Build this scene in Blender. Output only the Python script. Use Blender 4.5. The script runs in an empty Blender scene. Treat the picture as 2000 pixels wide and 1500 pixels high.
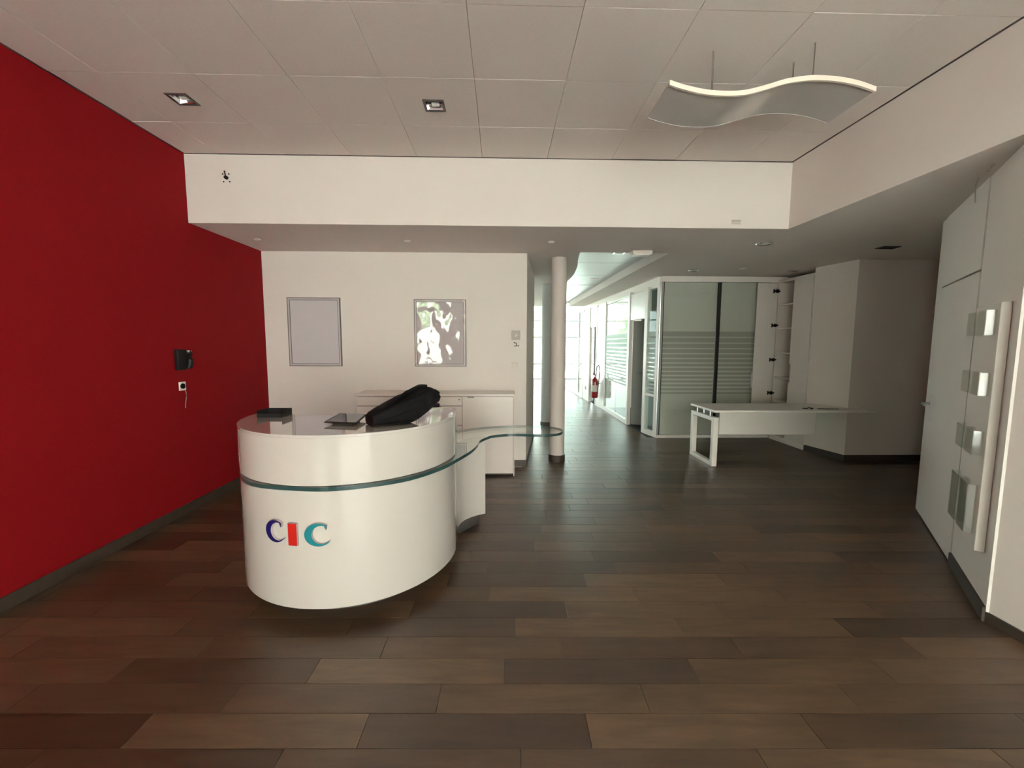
import bpy, bmesh, math, random
from mathutils import Vector, Matrix, noise
random.seed(7)
C = bpy.context.scene.collection
SC = bpy.context.scene
PI = math.pi

# ------------------------------------------------------------------ camera, world, light, exposure
def make_camera():
    ya, pi_, ro = math.radians(1.4218), math.radians(5.4027), math.radians(0.1915)
    hf = Vector((math.sin(ya), math.cos(ya), 0)); R0 = Vector((math.cos(ya), -math.sin(ya), 0)); z = Vector((0, 0, 1))
    F = hf * math.cos(pi_) - z * math.sin(pi_)
    U0 = hf * math.sin(pi_) + z * math.cos(pi_)
    R = R0 * math.cos(ro) + U0 * math.sin(ro)
    U = U0 * math.cos(ro) - R0 * math.sin(ro)
    m = Matrix(((R.x, U.x, -F.x, 0), (R.y, U.y, -F.y, 0), (R.z, U.z, -F.z, 1.554), (0, 0, 0, 1)))
    cd = bpy.data.cameras.new('camera'); cd.lens = 814.38 / 2000 * 36; cd.sensor_width = 36
    cd.clip_start = 0.02; cd.clip_end = 300
    o = bpy.data.objects.new('camera', cd); C.objects.link(o); o.matrix_world = m
    SC.camera = o
make_camera()

w = bpy.data.worlds.new('overcast_sky'); SC.world = w; w.use_nodes = True
bg = w.node_tree.nodes['Background']
bg.inputs[0].default_value = (0.95, 0.98, 1.0, 1)
bg.inputs[1].default_value = 5.0

sl = bpy.data.lights.new('added_sun', 'SUN'); sl.energy = 34; sl.angle = math.radians(2.0); sl.color = (1.0, 0.965, 0.93)
so = bpy.data.objects.new('added_sun', sl); C.objects.link(so)
so.rotation_euler = Vector((0.45, 0.80, 1.35)).to_track_quat('Z', 'Y').to_euler()   # added lamp, never seen: high behind the building, so paving bounces light indoors

def portal(name, loc, rot, sx, sy):
    l = bpy.data.lights.new(name, 'AREA'); l.shape = 'RECTANGLE'; l.size = sx; l.size_y = sy
    l.cycles.is_portal = True
    o = bpy.data.objects.new(name, l); C.objects.link(o); o.location = loc; o.rotation_euler = rot
# daylight portals at the glazed openings; the overhead skylight is added
portal('portal_street_window', (-2.3, -2.75, 1.5), (PI/2, 0, 0), 1.0, 2.9)
portal('portal_street_door', (0.95, -2.75, 1.4), (PI/2, 0, 0), 3.1, 2.6)
portal('portal_end_facade', (-0.3, 18.9, 1.7), (-PI/2, 0, 0), 11.0, 3.4)
portal('portal_side_facade', (-5.15, 13.0, 1.7), (0, -PI/2, 0), 3.3, 11.0)
portal('portal_added_skylight', (0.6, 15.6, 3.56), (0, 0, 0), 11.4, 6.3)

SC.view_settings.view_transform = 'Standard'; SC.view_settings.look = 'None'
SC.view_settings.exposure = 1.5; SC.view_settings.gamma = 1; SC.view_settings.use_curve_mapping = False
SC.cycles.use_denoising = True
SC.cycles.max_bounces = 10; SC.cycles.diffuse_bounces = 6; SC.cycles.glossy_bounces = 4
SC.cycles.transparent_max_bounces = 16; SC.cycles.transmission_bounces = 6
SC.cycles.caustics_reflective = False; SC.cycles.caustics_refractive = False
SC.cycles.sample_clamp_indirect = 4.0

# ------------------------------------------------------------------ materials
def mat(name, color, rough=0.5, metal=0.0, spec=0.5, noise_amt=0.0, noise_scale=8.0, bump=0.0, bump_scale=200.0, coat=0.0, emit=None):
    m = bpy.data.materials.new(name); m.use_nodes = True
    nt = m.node_tree; b = nt.nodes['Principled BSDF']
    b.inputs['Base Color'].default_value = (*color, 1); b.inputs['Roughness'].default_value = rough
    b.inputs['Metallic'].default_value = metal; b.inputs['Specular IOR Level'].default_value = spec
    b.inputs['Coat Weight'].default_value = coat; b.inputs['Coat Roughness'].default_value = 0.06
    tc = nt.nodes.new('ShaderNodeTexCoord')
    if noise_amt > 0:
        n = nt.nodes.new('ShaderNodeTexNoise'); n.inputs['Scale'].default_value = noise_scale; n.inputs['Detail'].default_value = 6
        nt.links.new(tc.outputs['Object'], n.inputs['Vector'])
        mr = nt.nodes.new('ShaderNodeMapRange'); mr.inputs['To Min'].default_value = 1 - noise_amt; mr.inputs['To Max'].default_value = 1 + noise_amt
        nt.links.new(n.outputs['Fac'], mr.inputs['Value'])
        mx = nt.nodes.new('ShaderNodeVectorMath'); mx.operation = 'SCALE'; mx.inputs[0].default_value = color
        nt.links.new(mr.outputs[0], mx.inputs['Scale']); nt.links.new(mx.outputs[0], b.inputs['Base Color'])
    if bump > 0:
        n2 = nt.nodes.new('ShaderNodeTexNoise'); n2.inputs['Scale'].default_value = bump_scale; n2.inputs['Detail'].default_value = 3
        nt.links.new(tc.outputs['Object'], n2.inputs['Vector'])
        bp = nt.nodes.new('ShaderNodeBump'); bp.inputs['Strength'].default_value = bump; bp.inputs['Distance'].default_value = 0.002
        nt.links.new(n2.outputs['Fac'], bp.inputs['Height']); nt.links.new(bp.outputs[0], b.inputs['Normal'])
    if emit:
        b.inputs['Emission Color'].default_value = (*emit[0], 1); b.inputs['Emission Strength'].default_value = emit[1]
    return m

def glass(name, tint, rough=0.0, refl=1.0, base=0.04):
    m = bpy.data.materials.new(name); m.use_nodes = True; nt = m.node_tree; nt.nodes.clear()
    out = nt.nodes.new('ShaderNodeOutputMaterial'); mx = nt.nodes.new('ShaderNodeMixShader')
    t = nt.nodes.new('ShaderNodeBsdfTransparent'); t.inputs[0].default_value = (*tint, 1)
    g = nt.nodes.new('ShaderNodeBsdfGlossy'); g.inputs['Roughness'].default_value = rough; g.inputs['Color'].default_value = (refl, refl, refl, 1)
    ge = nt.nodes.new('ShaderNodeNewGeometry'); dt = nt.nodes.new('ShaderNodeVectorMath'); dt.operation = 'DOT_PRODUCT'
    nt.links.new(ge.outputs['Incoming'], dt.inputs[0]); nt.links.new(ge.outputs['Normal'], dt.inputs[1])
    def mth(op, x, y):
        n = nt.nodes.new('ShaderNodeMath'); n.operation = op
        for k, q in enumerate((x, y)):
            if q is None: continue
            if isinstance(q, (int, float)): n.inputs[k].default_value = q
            else: nt.links.new(q, n.inputs[k])
        return n.outputs[0]
    ab = mth('ABSOLUTE', dt.outputs['Value'], None); f5 = mth('POWER', mth('SUBTRACT', 1.0, ab), 5.0)
    fr = mth('ADD', mth('MULTIPLY', f5, 1 - base), base)
    nt.links.new(fr, mx.inputs[0]); nt.links.new(t.outputs[0], mx.inputs[1]); nt.links.new(g.outputs[0], mx.inputs[2])
    nt.links.new(mx.outputs[0], out.inputs[0])
    return m

def film(name, color, op):
    m = bpy.data.materials.new(name); m.use_nodes = True; nt = m.node_tree; nt.nodes.clear()
    out = nt.nodes.new('ShaderNodeOutputMaterial'); mx = nt.nodes.new('ShaderNodeMixShader'); mx.inputs[0].default_value = op
    t = nt.nodes.new('ShaderNodeBsdfTransparent'); d = nt.nodes.new('ShaderNodeBsdfDiffuse'); tr = nt.nodes.new('ShaderNodeBsdfTranslucent')
    d.inputs[0].default_value = (*color, 1); tr.inputs[0].default_value = (*color, 1)
    a = nt.nodes.new('ShaderNodeMixShader'); a.inputs[0].default_value = 0.45
    nt.links.new(d.outputs[0], a.inputs[1]); nt.links.new(tr.outputs[0], a.inputs[2])
    nt.links.new(t.outputs[0], mx.inputs[1]); nt.links.new(a.outputs[0], mx.inputs[2]); nt.links.new(mx.outputs[0], out.inputs[0])
    return m

def plank_material():
    m = bpy.data.materials.new('wood_plank'); m.use_nodes = True; nt = m.node_tree; b = nt.nodes['Principled BSDF']
    N = nt.nodes.new; L = nt.links.new
    tc = N('ShaderNodeTexCoord'); oi = N('ShaderNodeObjectInfo'); ge = N('ShaderNodeNewGeometry')
    add = N('ShaderNodeMath'); add.operation = 'ADD'; L(oi.outputs['Random'], add.inputs[0]); L(ge.outputs['Random Per Island'], add.inputs[1])
    fr = N('ShaderNodeMath'); fr.operation = 'FRACT'; L(add.outputs[0], fr.inputs[0])
    sc = N('ShaderNodeMath'); sc.operation = 'MULTIPLY'; sc.inputs[1].default_value = 53; L(fr.outputs[0], sc.inputs[0])
    of = N('ShaderNodeVectorMath'); of.operation = 'ADD'; L(tc.outputs['Object'], of.inputs[0]); L(sc.outputs[0], of.inputs[1])
    mp = N('ShaderNodeMapping'); mp.inputs['Scale'].default_value = (1.3, 9.0, 1.0); L(of.outputs[0], mp.inputs[0])
    n = N('ShaderNodeTexNoise'); n.inputs['Scale'].default_value = 2.2; n.inputs['Detail'].default_value = 7; n.inputs['Roughness'].default_value = 0.6; n.inputs['Distortion'].default_value = 0.6
    L(mp.outputs[0], n.inputs['Vector'])
    n3 = N('ShaderNodeTexNoise'); n3.inputs['Scale'].default_value = 2.5; n3.inputs['Detail'].default_value = 3; L(of.outputs[0], n3.inputs['Vector'])
    base = N('ShaderNodeValToRGB'); e = base.color_ramp.elements
    e[0].color = (0.040, 0.021, 0.011, 1); e[1].color = (0.106, 0.063, 0.033, 1); x = base.color_ramp.elements.new(0.45); x.color = (0.070, 0.040, 0.021, 1)
    L(fr.outputs[0], base.inputs[0])
    m1 = N('ShaderNodeMapRange'); m1.inputs['From Min'].default_value = 0.3; m1.inputs['From Max'].default_value = 0.7; m1.inputs['To Min'].default_value = 0.66; m1.inputs['To Max'].default_value = 1.32; L(n.outputs['Fac'], m1.inputs['Value'])
    m2 = N('ShaderNodeMapRange'); m2.inputs['From Min'].default_value = 0.3; m2.inputs['From Max'].default_value = 0.7; m2.inputs['To Min'].default_value = 0.85; m2.inputs['To Max'].default_value = 1.12; L(n3.outputs['Fac'], m2.inputs['Value'])
    mu = N('ShaderNodeMath'); mu.operation = 'MULTIPLY'; L(m1.outputs[0], mu.inputs[0]); L(m2.outputs[0], mu.inputs[1])
    vs = N('ShaderNodeVectorMath'); vs.operation = 'SCALE'; L(base.outputs[0], vs.inputs[0]); L(mu.outputs[0], vs.inputs['Scale'])
    L(vs.outputs[0], b.inputs['Base Color'])
    rr = N('ShaderNodeMapRange'); rr.inputs['To Min'].default_value = 0.28; rr.inputs['To Max'].default_value = 0.42; L(n.outputs['Fac'], rr.inputs['Value']); L(rr.outputs[0], b.inputs['Roughness'])
    bp = N('ShaderNodeBump'); bp.inputs['Strength'].default_value = 0.25; bp.inputs['Distance'].default_value = 0.0015; L(n.outputs['Fac'], bp.inputs['Height']); L(bp.outputs[0], b.inputs['Normal'])
    b.inputs['Specular IOR Level'].default_value = 0.8
    return m

M = dict(
    red=mat('red_wall_paint', (0.245, 0.005, 0.008), 0.8, noise_amt=0.04, bump=0.15, spec=0.12),
    white=mat('warm_white_wall_paint', (0.72, 0.670, 0.622), 0.85, noise_amt=0.025, noise_scale=3, bump=0.12, spec=0.2),
    pale=mat('cool_white_wall_paint', (0.72, 0.70, 0.65), 0.8, noise_amt=0.03, noise_scale=3, bump=0.12, spec=0.3),
    soffit=mat('soffit_paint', (0.75, 0.70, 0.65), 0.85, noise_amt=0.03, noise_scale=2, spec=0.2),
    tile=mat('mineral_ceiling_tile', (0.72, 0.665, 0.615), 0.9, noise_amt=0.05, noise_scale=60, bump=0.4, bump_scale=400, spec=0.2),
    dark=mat('dark_gap', (0.05, 0.045, 0.04), 0.9),
    base=mat('brown_baseboard', (0.05, 0.037, 0.027), 0.5, noise_amt=0.2, noise_scale=20),
    lacquer=mat('white_gloss_lacquer', (0.49, 0.458, 0.42), 0.07, spec=0.5, noise_amt=0.01, coat=0.3),
    lacquer_top=mat('white_gloss_top', (0.50, 0.47, 0.44), 0.04, spec=0.8, coat=1.0),
    credenza=mat('white_laminate', (0.68, 0.62, 0.57), 0.2, spec=0.4, noise_amt=0.01),
    desk=mat('desk_white', (0.76, 0.73, 0.68), 0.3, noise_amt=0.01),
    steel=mat('brushed_steel', (0.55, 0.55, 0.54), 0.32, metal=1.0),
    chrome=mat('chrome', (0.75, 0.75, 0.75), 0.12, metal=1.0),
    alum=mat('matte_silver', (0.50, 0.47, 0.45), 0.5, metal=0.15, noise_amt=0.02),
    alu=mat('aluminium_frame', (0.62, 0.62, 0.60), 0.35, metal=0.8),
    pewter=mat('snap_frame_edge', (0.16, 0.14, 0.135), 0.5, metal=0.1),
    black=mat('black_plastic', (0.008, 0.007, 0.008), 0.5, noise_amt=0.1, spec=0.25),
    fabric=mat('black_nylon', (0.004, 0.0035, 0.004), 0.7, noise_amt=0.3, noise_scale=40, bump=0.6, bump_scale=500, spec=0.12),
    blackgl=mat('black_glass', (0.02, 0.02, 0.025), 0.06, spec=0.6),
    navy=mat('letter_navy', (0.010, 0.007, 0.085), 0.4, spec=0.25, noise_amt=0.02),
    lred=mat('letter_red', (0.44, 0.014, 0.010), 0.4, spec=0.25, noise_amt=0.02),
    teal=mat('letter_teal', (0.010, 0.165, 0.195), 0.4, spec=0.25, noise_amt=0.02),
    side=mat('letter_side_grey', (0.42, 0.38, 0.38), 0.4, noise_amt=0.02),
    glass=glass('clear_glass', (0.96, 0.985, 0.975)),
    glassg=glass('green_tinted_glass', (0.88, 0.97, 0.94)),
    solar=glass('added_skylight_glass', (0.30, 0.33, 0.32)),
    sideglass=glass('grey_side_glass', (0.55, 0.59, 0.575)),
    farglass=glass('tinted_facade_glass', (0.84, 0.90, 0.87)),
    shelf=glass('shelf_glass', (0.93, 0.975, 0.96)),
    edge=mat('glass_edge', (0.022, 0.055, 0.055), 0.1, spec=0.5, noise_amt=0.2, noise_scale=5),
    frost=film('frosted_film', (0.80, 0.88, 0.84), 0.85),
    stripe=mat('grey_film_stripe', (0.36, 0.34, 0.29), 0.5, noise_amt=0.02),
    backp=mat('pale_green_back_panel', (0.62, 0.61, 0.54), 0.2, spec=0.5, noise_amt=0.01),
    carpet=mat('dark_carpet', (0.018, 0.020, 0.026), 0.95, noise_amt=0.3, noise_scale=80, bump=0.5),
    office=mat('office_wall_grey', (0.30, 0.31, 0.29), 0.85, noise_amt=0.03),
    colm=mat('column_paint', (0.58, 0.525, 0.48), 0.6, noise_amt=0.02),
    coldark=mat('grey_column_paint', (0.34, 0.35, 0.33), 0.5, noise_amt=0.02),
    metalc=mat('metal_ceiling_panel', (0.50, 0.53, 0.52), 0.38, metal=0.6, noise_amt=0.05, noise_scale=4),
    ext=mat('extinguisher_red', (0.30, 0.010, 0.012), 0.25, coat=0.5, noise_amt=0.02),
    rubber=mat('black_rubber', (0.02, 0.02, 0.02), 0.6, noise_amt=0.1),
    cream=mat('cream_edge_strip', (0.86, 0.80, 0.68), 0.4, noise_amt=0.01),
    wave=mat('satin_wave_panel', (0.66, 0.63, 0.59), 0.2, metal=0.3, noise_amt=0.02),
    dframe=mat('dark_lamp_frame', (0.09, 0.075, 0.07), 0.4, metal=0.3, noise_amt=0.05),
    lampw=mat('lamp_white', (0.85, 0.84, 0.80), 0.3, noise_amt=0.01),
    poster=mat('blank_backing_sheet', (0.56, 0.535, 0.55), 0.12, spec=0.4, noise_amt=0.01),
    acryl=glass('acrylic', (0.93, 0.94, 0.92), 0.05),
    grey=mat('grey_plastic', (0.38, 0.345, 0.31), 0.5, noise_amt=0.05),
    ivory=mat('ivory_plastic', (0.66, 0.60, 0.54), 0.4, noise_amt=0.02),
    pave=mat('outdoor_paving', (0.62, 0.62, 0.60), 0.9, noise_amt=0.12, noise_scale=1.5),
    leafg=mat('green_foliage', (0.20, 0.30, 0.16), 0.8, noise_amt=0.4, noise_scale=6),
    leafy=mat('yellow_foliage', (0.46, 0.43, 0.20), 0.8, noise_amt=0.4, noise_scale=6),
    bark=mat('tree_bark', (0.12, 0.09, 0.07), 0.9, noise_amt=0.3, noise_scale=15),
    facade=mat('added_building_wall', (0.62, 0.60, 0.565), 0.9, noise_amt=0.1, noise_scale=2),
    plank=plank_material(),
)
def warped_acrylic():
    m = mat('warped_mirror_acrylic', (0.46, 0.42, 0.42), 0.02, spec=0.5, coat=0.0)
    nt = m.node_tree; b = nt.nodes['Principled BSDF']
    b.inputs['Coat Roughness'].default_value = 0.01; b.inputs['IOR'].default_value = 1.62
    tc = nt.nodes.new('ShaderNodeTexCoord'); n = nt.nodes.new('ShaderNodeTexNoise'); n.inputs['Scale'].default_value = 4.2; n.inputs['Detail'].default_value = 1.5
    nt.links.new(tc.outputs['Object'], n.inputs['Vector'])
    bp = nt.nodes.new('ShaderNodeBump'); bp.inputs['Strength'].default_value = 1.0; bp.inputs['Distance'].default_value = 0.012
    nt.links.new(n.outputs['Fac'], bp.inputs['Height']); nt.links.new(bp.outputs[0], b.inputs['Normal']); nt.links.new(bp.outputs[0], b.inputs['Coat Normal'])
    return m
M['mirror'] = warped_acrylic()

# ------------------------------------------------------------------ helpers
def bx(bm, x0, x1, y0, y1, z0, z1, mi=0):
    v = [bm.verts.new(p) for p in ((x0,y0,z0),(x1,y0,z0),(x1,y1,z0),(x0,y1,z0),(x0,y0,z1),(x1,y0,z1),(x1,y1,z1),(x0,y1,z1))]
    for f in ((0,3,2,1),(4,5,6,7),(0,1,5,4),(1,2,6,5),(2,3,7,6),(3,0,4,7)):
        fc = bm.faces.new([v[i] for i in f]); fc.material_index = mi
def obx(bm, a, b, n0, n1, z0, z1):
    """box along the plan segment a-b, from offset n0 to n1 along its left normal"""
    a = Vector(a[:2]); b = Vector(b[:2]); d = (b - a).normalized(); n = Vector((-d.y, d.x))
    pts = [a + n*n0, b + n*n0, b + n*n1, a + n*n1]
    prism(bm, [(p.x, p.y) for p in pts], z0, z1)
def prism(bm, poly, z0, z1, mi=0, side_mi=None):
    area = sum(poly[i][0]*poly[(i+1) % len(poly)][1] - poly[(i+1) % len(poly)][0]*poly[i][1] for i in range(len(poly)))
    if area < 0: poly = poly[::-1]
    n = len(poly)
    lo = [bm.verts.new((p[0], p[1], z0)) for p in poly]; hi = [bm.verts.new((p[0], p[1], z1)) for p in poly]
    a = bm.faces.new(lo[::-1]); b = bm.faces.new(hi); a.material_index = b.material_index = mi
    for i in range(n):
        f = bm.faces.new([lo[i], lo[(i+1) % n], hi[(i+1) % n], hi[i]]); f.material_index = mi if side_mi is None else side_mi
def lathe(bm, prof, cx=0, cy=0, seg=24, close=True):
    rings = []
    for r, z in prof:
        rings.append([bm.verts.new((cx + r*math.cos(2*PI*i/seg), cy + r*math.sin(2*PI*i/seg), z)) for i in range(seg)])
    for a, b in zip(rings, rings[1:]):
        for i in range(seg): bm.faces.new([a[i], a[(i+1) % seg], b[(i+1) % seg], b[i]])
    if close:
        if prof[0][0] > 1e-4: bm.faces.new(rings[0][::-1])
        if prof[-1][0] > 1e-4: bm.faces.new(rings[-1])
def tube(bm, pts, r, seg=8):
    pts = [Vector(p) for p in pts]; rings = []
    for i, p in enumerate(pts):
        t = (pts[min(i+1, len(pts)-1)] - pts[max(i-1, 0)]).normalized()
        u = t.cross(Vector((0,0,1))); u = u.normalized() if u.length > 1e-3 else Vector((1,0,0)); v = t.cross(u)
        rings.append([bm.verts.new(p + (u*math.cos(2*PI*k/seg) + v*math.sin(2*PI*k/seg))*r) for k in range(seg)])
    for a, b in zip(rings, rings[1:]):
        for k in range(seg): bm.faces.new([a[k], a[(k+1) % seg], b[(k+1) % seg], b[k]])
    bm.faces.new(rings[0][::-1]); bm.faces.new(rings[-1])
def obj(name, bm, m, parent=None, smooth=False, bevel=0.0, kind=None, label=None, seg=2, origin=None):
    bmesh.ops.recalc_face_normals(bm, faces=bm.faces[:])
    if origin is not None: bmesh.ops.translate(bm, verts=bm.verts[:], vec=-Vector(origin))
    me = bpy.data.meshes.new(name); bm.to_mesh(me); bm.free()
    for x in (m if isinstance(m, (list, tuple)) else [m]): me.materials.append(x)
    o = bpy.data.objects.new(name, me); C.objects.link(o)
    if origin is not None: o.location = origin
    if smooth:
        me.polygons.foreach_set('use_smooth', [True]*len(me.polygons))
        me.set_sharp_from_angle(angle=math.radians(35))
    if bevel > 0:
        md = o.modifiers.new('bevel', 'BEVEL'); md.width = bevel; md.segments = seg; md.limit_method = 'ANGLE'; md.angle_limit = math.radians(40)
    if parent is not None:
        o.parent = parent
        if parent.type == 'EMPTY' or origin is None:
            # every coordinate is given in world space
            pw = Matrix.Translation(world_loc(parent)) if True else None
            o.location = Vector(o.location) - world_loc(parent)
    if kind: o['kind'] = kind
    if label: o['label'] = label
    return o
def world_loc(p):
    v = Vector(p.location)
    while p.parent is not None:
        p = p.parent; v += Vector(p.location)
    return v
def B(*boxes):
    bm = bmesh.new()
    for b in boxes: bx(bm, *b)
    return bm
def thing(name, label, cat, loc=(0,0,0), group=None):
    o = bpy.data.objects.new(name, None); C.objects.link(o); o.location = loc; o.empty_display_size = 0.1
    o['label'] = label; o['category'] = cat
    if group: o['group'] = group
    return o
def tag(o, label, cat, group=None):
    o['label'] = label; o['category'] = cat
    if group: o['group'] = group
    return o
def struct(name, bm, m, parent=None, **k):
    o = obj(name, bm, m, parent, **k)
    if parent is None: o['kind'] = 'structure'
    return o
def dup(root, loc, label=None):
    r = root.copy(); C.objects.link(r); r.location = loc
    if label: r['label'] = label
    for ch in list(root.children):
        c = ch.copy(); C.objects.link(c); c.parent = r
        for g in ch.children:
            d = g.copy(); C.objects.link(d); d.parent = c
    return r

S, H = 2.665, 3.276           # soffit and main ceiling heights
XL, XR = -2.897, 2.745        # red wall, right bulkhead / pillar plane
Y1, Y2 = 4.05, 5.22           # bulkhead plane, back wall plane
YF = -2.6                     # street front (behind the camera)
DE, DF = (3.20, 2.757), (2.735, 2.158)   # slanted wall: door end, pillar corner
DG = (3.987, 3.791)                      # far end of slanted wall
WY = [(6.84, 2.587), (7.25, 2.50), (7.95, 2.44), (9.9, 2.45), (11.7, 2.37), (15.0, 2.28), (18.6, 2.2)]
def wallx(y):
    if y <= WY[0][0]: return WY[0][1]
    for (a, xa), (b, xb) in zip(WY, WY[1:]):
        if y <= b: return xa + (xb - xa)*(y - a)/(b - a)
    return WY[-1][1]

# ------------------------------------------------------------------ floor with planks
floor = struct('floor', B((-6, 7, -3.2, 18.8, -0.06, -0.012)), M['dark'])
PW, PLN, SK = 0.1549, 0.911, -0.0215
def xr(y):
    if y < 2.158: return XR + 0.02
    if y < DE[1]: return DF[0] + (y - DF[1])/(DE[1]-DF[1])*(DE[0]-DF[0]) + .12
    if y < DG[1]: return DE[0] + (y - DE[1])/(DG[1]-DE[1])*(DG[0]-DE[0]) + .12
    if y < 5.56: return 6.2
    if y < 6.86: return 4.66
    return wallx(y) + .03
def xl(y):
    if y < 5.25: return XL - .02
    if y < 6.95: return 0.26
    return -5.0
joint = {0: -0.838, 1: -0.558, 2: -0.276, 3: 0.014, 4: 0.306, 5: 0.075, 6: 0.383, 7: -0.072, 8: 0.558, 9: 0.803, 10: 0.676, 11: 0.255, 12: 0.74, 13: 0.333, 14: 0.824, 15: 0.404, 16: 0.647, 17: 0.856}
pm_cache = {}
def plank_mesh(L):
    k = round(L, 3)
    if k in pm_cache: return pm_cache[k]
    bm = bmesh.new(); g = 0.0013; c = 0.0003; x0, x1, y0, y1 = g, L-g, g-PW/2, PW/2-g
    lo = [bm.verts.new(p) for p in ((x0,y0,-.012),(x1,y0,-.012),(x1,y1,-.012),(x0,y1,-.012))]
    mi = [bm.verts.new(p) for p in ((x0,y0,-c),(x1,y0,-c),(x1,y1,-c),(x0,y1,-c))]
    hi = [bm.verts.new(p) for p in ((x0+c,y0+c,0),(x1-c,y0+c,0),(x1-c,y1-c,0),(x0+c,y1-c,0))]
    bm.faces.new(hi)
    for a, b in ((lo, mi), (mi, hi)):
        for i in range(4): bm.faces.new([a[i], a[(i+1) % 4], b[(i+1) % 4], b[i]])
    me = bpy.data.meshes.new('plank'); bm.to_mesh(me); bm.free(); me.materials.append(M['plank'])
    pm_cache[k] = me; return me
specs = []
ROW0 = 1.4715 - PW
for r in range(-24, 112):
    y = ROW0 + PW*(r + .5)
    if y > 18.55: break
    x0, x1 = xl(y - SK*0), xr(y)
    off = joint.get(r, random.uniform(0, PLN))
    n = math.floor((x0 - off)/PLN)
    x = off + n*PLN
    while x < x1:
        a, b = max(x, x0), min(x + PLN, x1)
        if b - a > 0.03: specs.append((a, b, r, y))
        x += PLN
def prio(s):
    a, b, r, y = s
    xc = (a + b)/2
    if y < 1.2 or abs(xc) > y*1.35 + .5: return 1e9
    return y
specs.sort(key=prio)
rest = bmesh.new()
for i, (a, b, r, y) in enumerate(specs):
    if i < 300:
        o = bpy.data.objects.new('plank', plank_mesh(b - a)); C.objects.link(o); o.parent = floor
        o.location = (a, y + SK*a, random.uniform(-.0004, .0003)); o.rotation_euler = (0, 0, math.atan(SK))
    else:
        g = .0012; yy = y + SK*a; yb = y + SK*b; z = random.uniform(-.0004, .0003)
        vs = [(a+g, yy-PW/2+g), (b-g, yb-PW/2+g), (b-g, yb+PW/2-g), (a+g, yy+PW/2-g)]
        lo = [rest.verts.new((p[0], p[1], -.012)) for p in vs]; hi = [rest.verts.new((p[0], p[1], z)) for p in vs]
        rest.faces.new(hi)
        for k in range(4): rest.faces.new([lo[k], lo[(k+1) % 4], hi[(k+1) % 4], hi[k]])
o = obj('distant_planks', rest, M['plank'], floor, kind='stuff')
struct('floor_office', B((2.46, 7, 6.87, 18.6, -.011, .002)), M['carpet'])

# ------------------------------------------------------------------ walls
struct('wall_left', B((XL-.2, XL, YF, Y2+.15, -.05, H+.1)), M['red'])
def wall_back():
    bm = bmesh.new()
    prism(bm, [(XL, Y2), (0.31, Y2), (0.53, 6.9), (0.10, 6.9), (0.0, 5.4), (XL, 5.4)], -.05, S)
    return bm
struct('wall_back', wall_back(), M['white'])
struct('wall_back_upper', B((XL, XR+.12, Y1, Y1+.12, S, H+.1)), M['white'])
struct('wall_right_upper', B((XR, XR+.12, YF, Y1, S, H+.1)), M['white'])
bm = bmesh.new(); prism(bm, [(XR, YF), (XR, DF[1]-.002), DF, (DF[0]+.2, DF[1]+.02), (XR+.2, YF)], -.05, S)
struct('wall_right', bm, M['white'])
# slanted wall around the door
def lerp(a, b, t): return (a[0] + (b[0]-a[0])*t, a[1] + (b[1]-a[1])*t)
Jn, Jd = lerp(DG, DE, .16), lerp(DG, DE, .985)      # door opening limits on the slanted wall
bm = bmesh.new()
obx(bm, DE, DF, 0.0, .14, -.05, S) if False else None
def slab(bm, a, b, back, z0, z1, proud=0.0):
    """wall slab on plan segment a-b; room lies on the side of the camera/left"""
    a = Vector(a); b = Vector(b); d = (b - a).normalized(); n = Vector((d.y, -d.x))
    if n.dot(Vector((-1, .6))) < 0: n = -n
    p = [a + n*proud, b + n*proud, b - n*back, a - n*back]
    prism(bm, [(q.x, q.y) for q in p], z0, z1)
slab(bm, Jd, DF, .14, -.05, S); slab(bm, DG, Jn, .14, -.05, S)
struct('wall_right_slanted', bm, M['pale'])
bm = bmesh.new(); slab(bm, DG, (DG[0]-.001+.13, DG[1]+.10), .001, -.05, S)
bm.free()
door = thing('door_1', '', '')
for k in ('label', 'category'): del door[k]
door['kind'] = 'structure'; door.location = (*Jn, 0)
bm = bmesh.new(); slab(bm, lerp(Jn, Jd, .01), lerp(Jn, Jd, .99), .035, .012, 2.055, .006); obj('door_leaf', bm, M['pale'], door, bevel=.002)
bm = bmesh.new(); slab(bm, lerp(Jn, Jd, .01), lerp(Jn, Jd, .99), .035, 2.068, S, .006); obj('transom_panel', bm, M['pale'], door, bevel=.002)
bm = bmesh.new(); slab(bm, Jn, Jd, .06, 0, S, -.036); obj('door_jamb', bm, M['dark'], door)
# lever handle on a long backplate
dn = Vector((Jd[0]-Jn[0], Jd[1]-Jn[1])).normalized(); nn = Vector((dn.y, -dn.x)); nn = nn if nn.dot(Vector((-1,.6))) > 0 else -nn
hp = Vector(lerp(DG, DE, .215))
def on_wall(p, along, out, z): 
    q = p + dn*along + nn*out; return (q.x, q.y, z)
bm = bmesh.new(); a = hp - dn*.02; b = hp + dn*.02
slab(bm, a, b, 0, .90, 1.12, .016); plate = obj('handle_plate', bm, M['steel'], door, bevel=.003)
bm = bmesh.new(); tube(bm, [on_wall(hp, 0, .012, 1.045), on_wall(hp, 0, .065, 1.045), on_wall(hp, .02, .07, 1.045), on_wall(hp, .13, .07, 1.042)], .010)
obj('door_handle', bm, M['steel'], door, smooth=True)
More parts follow.
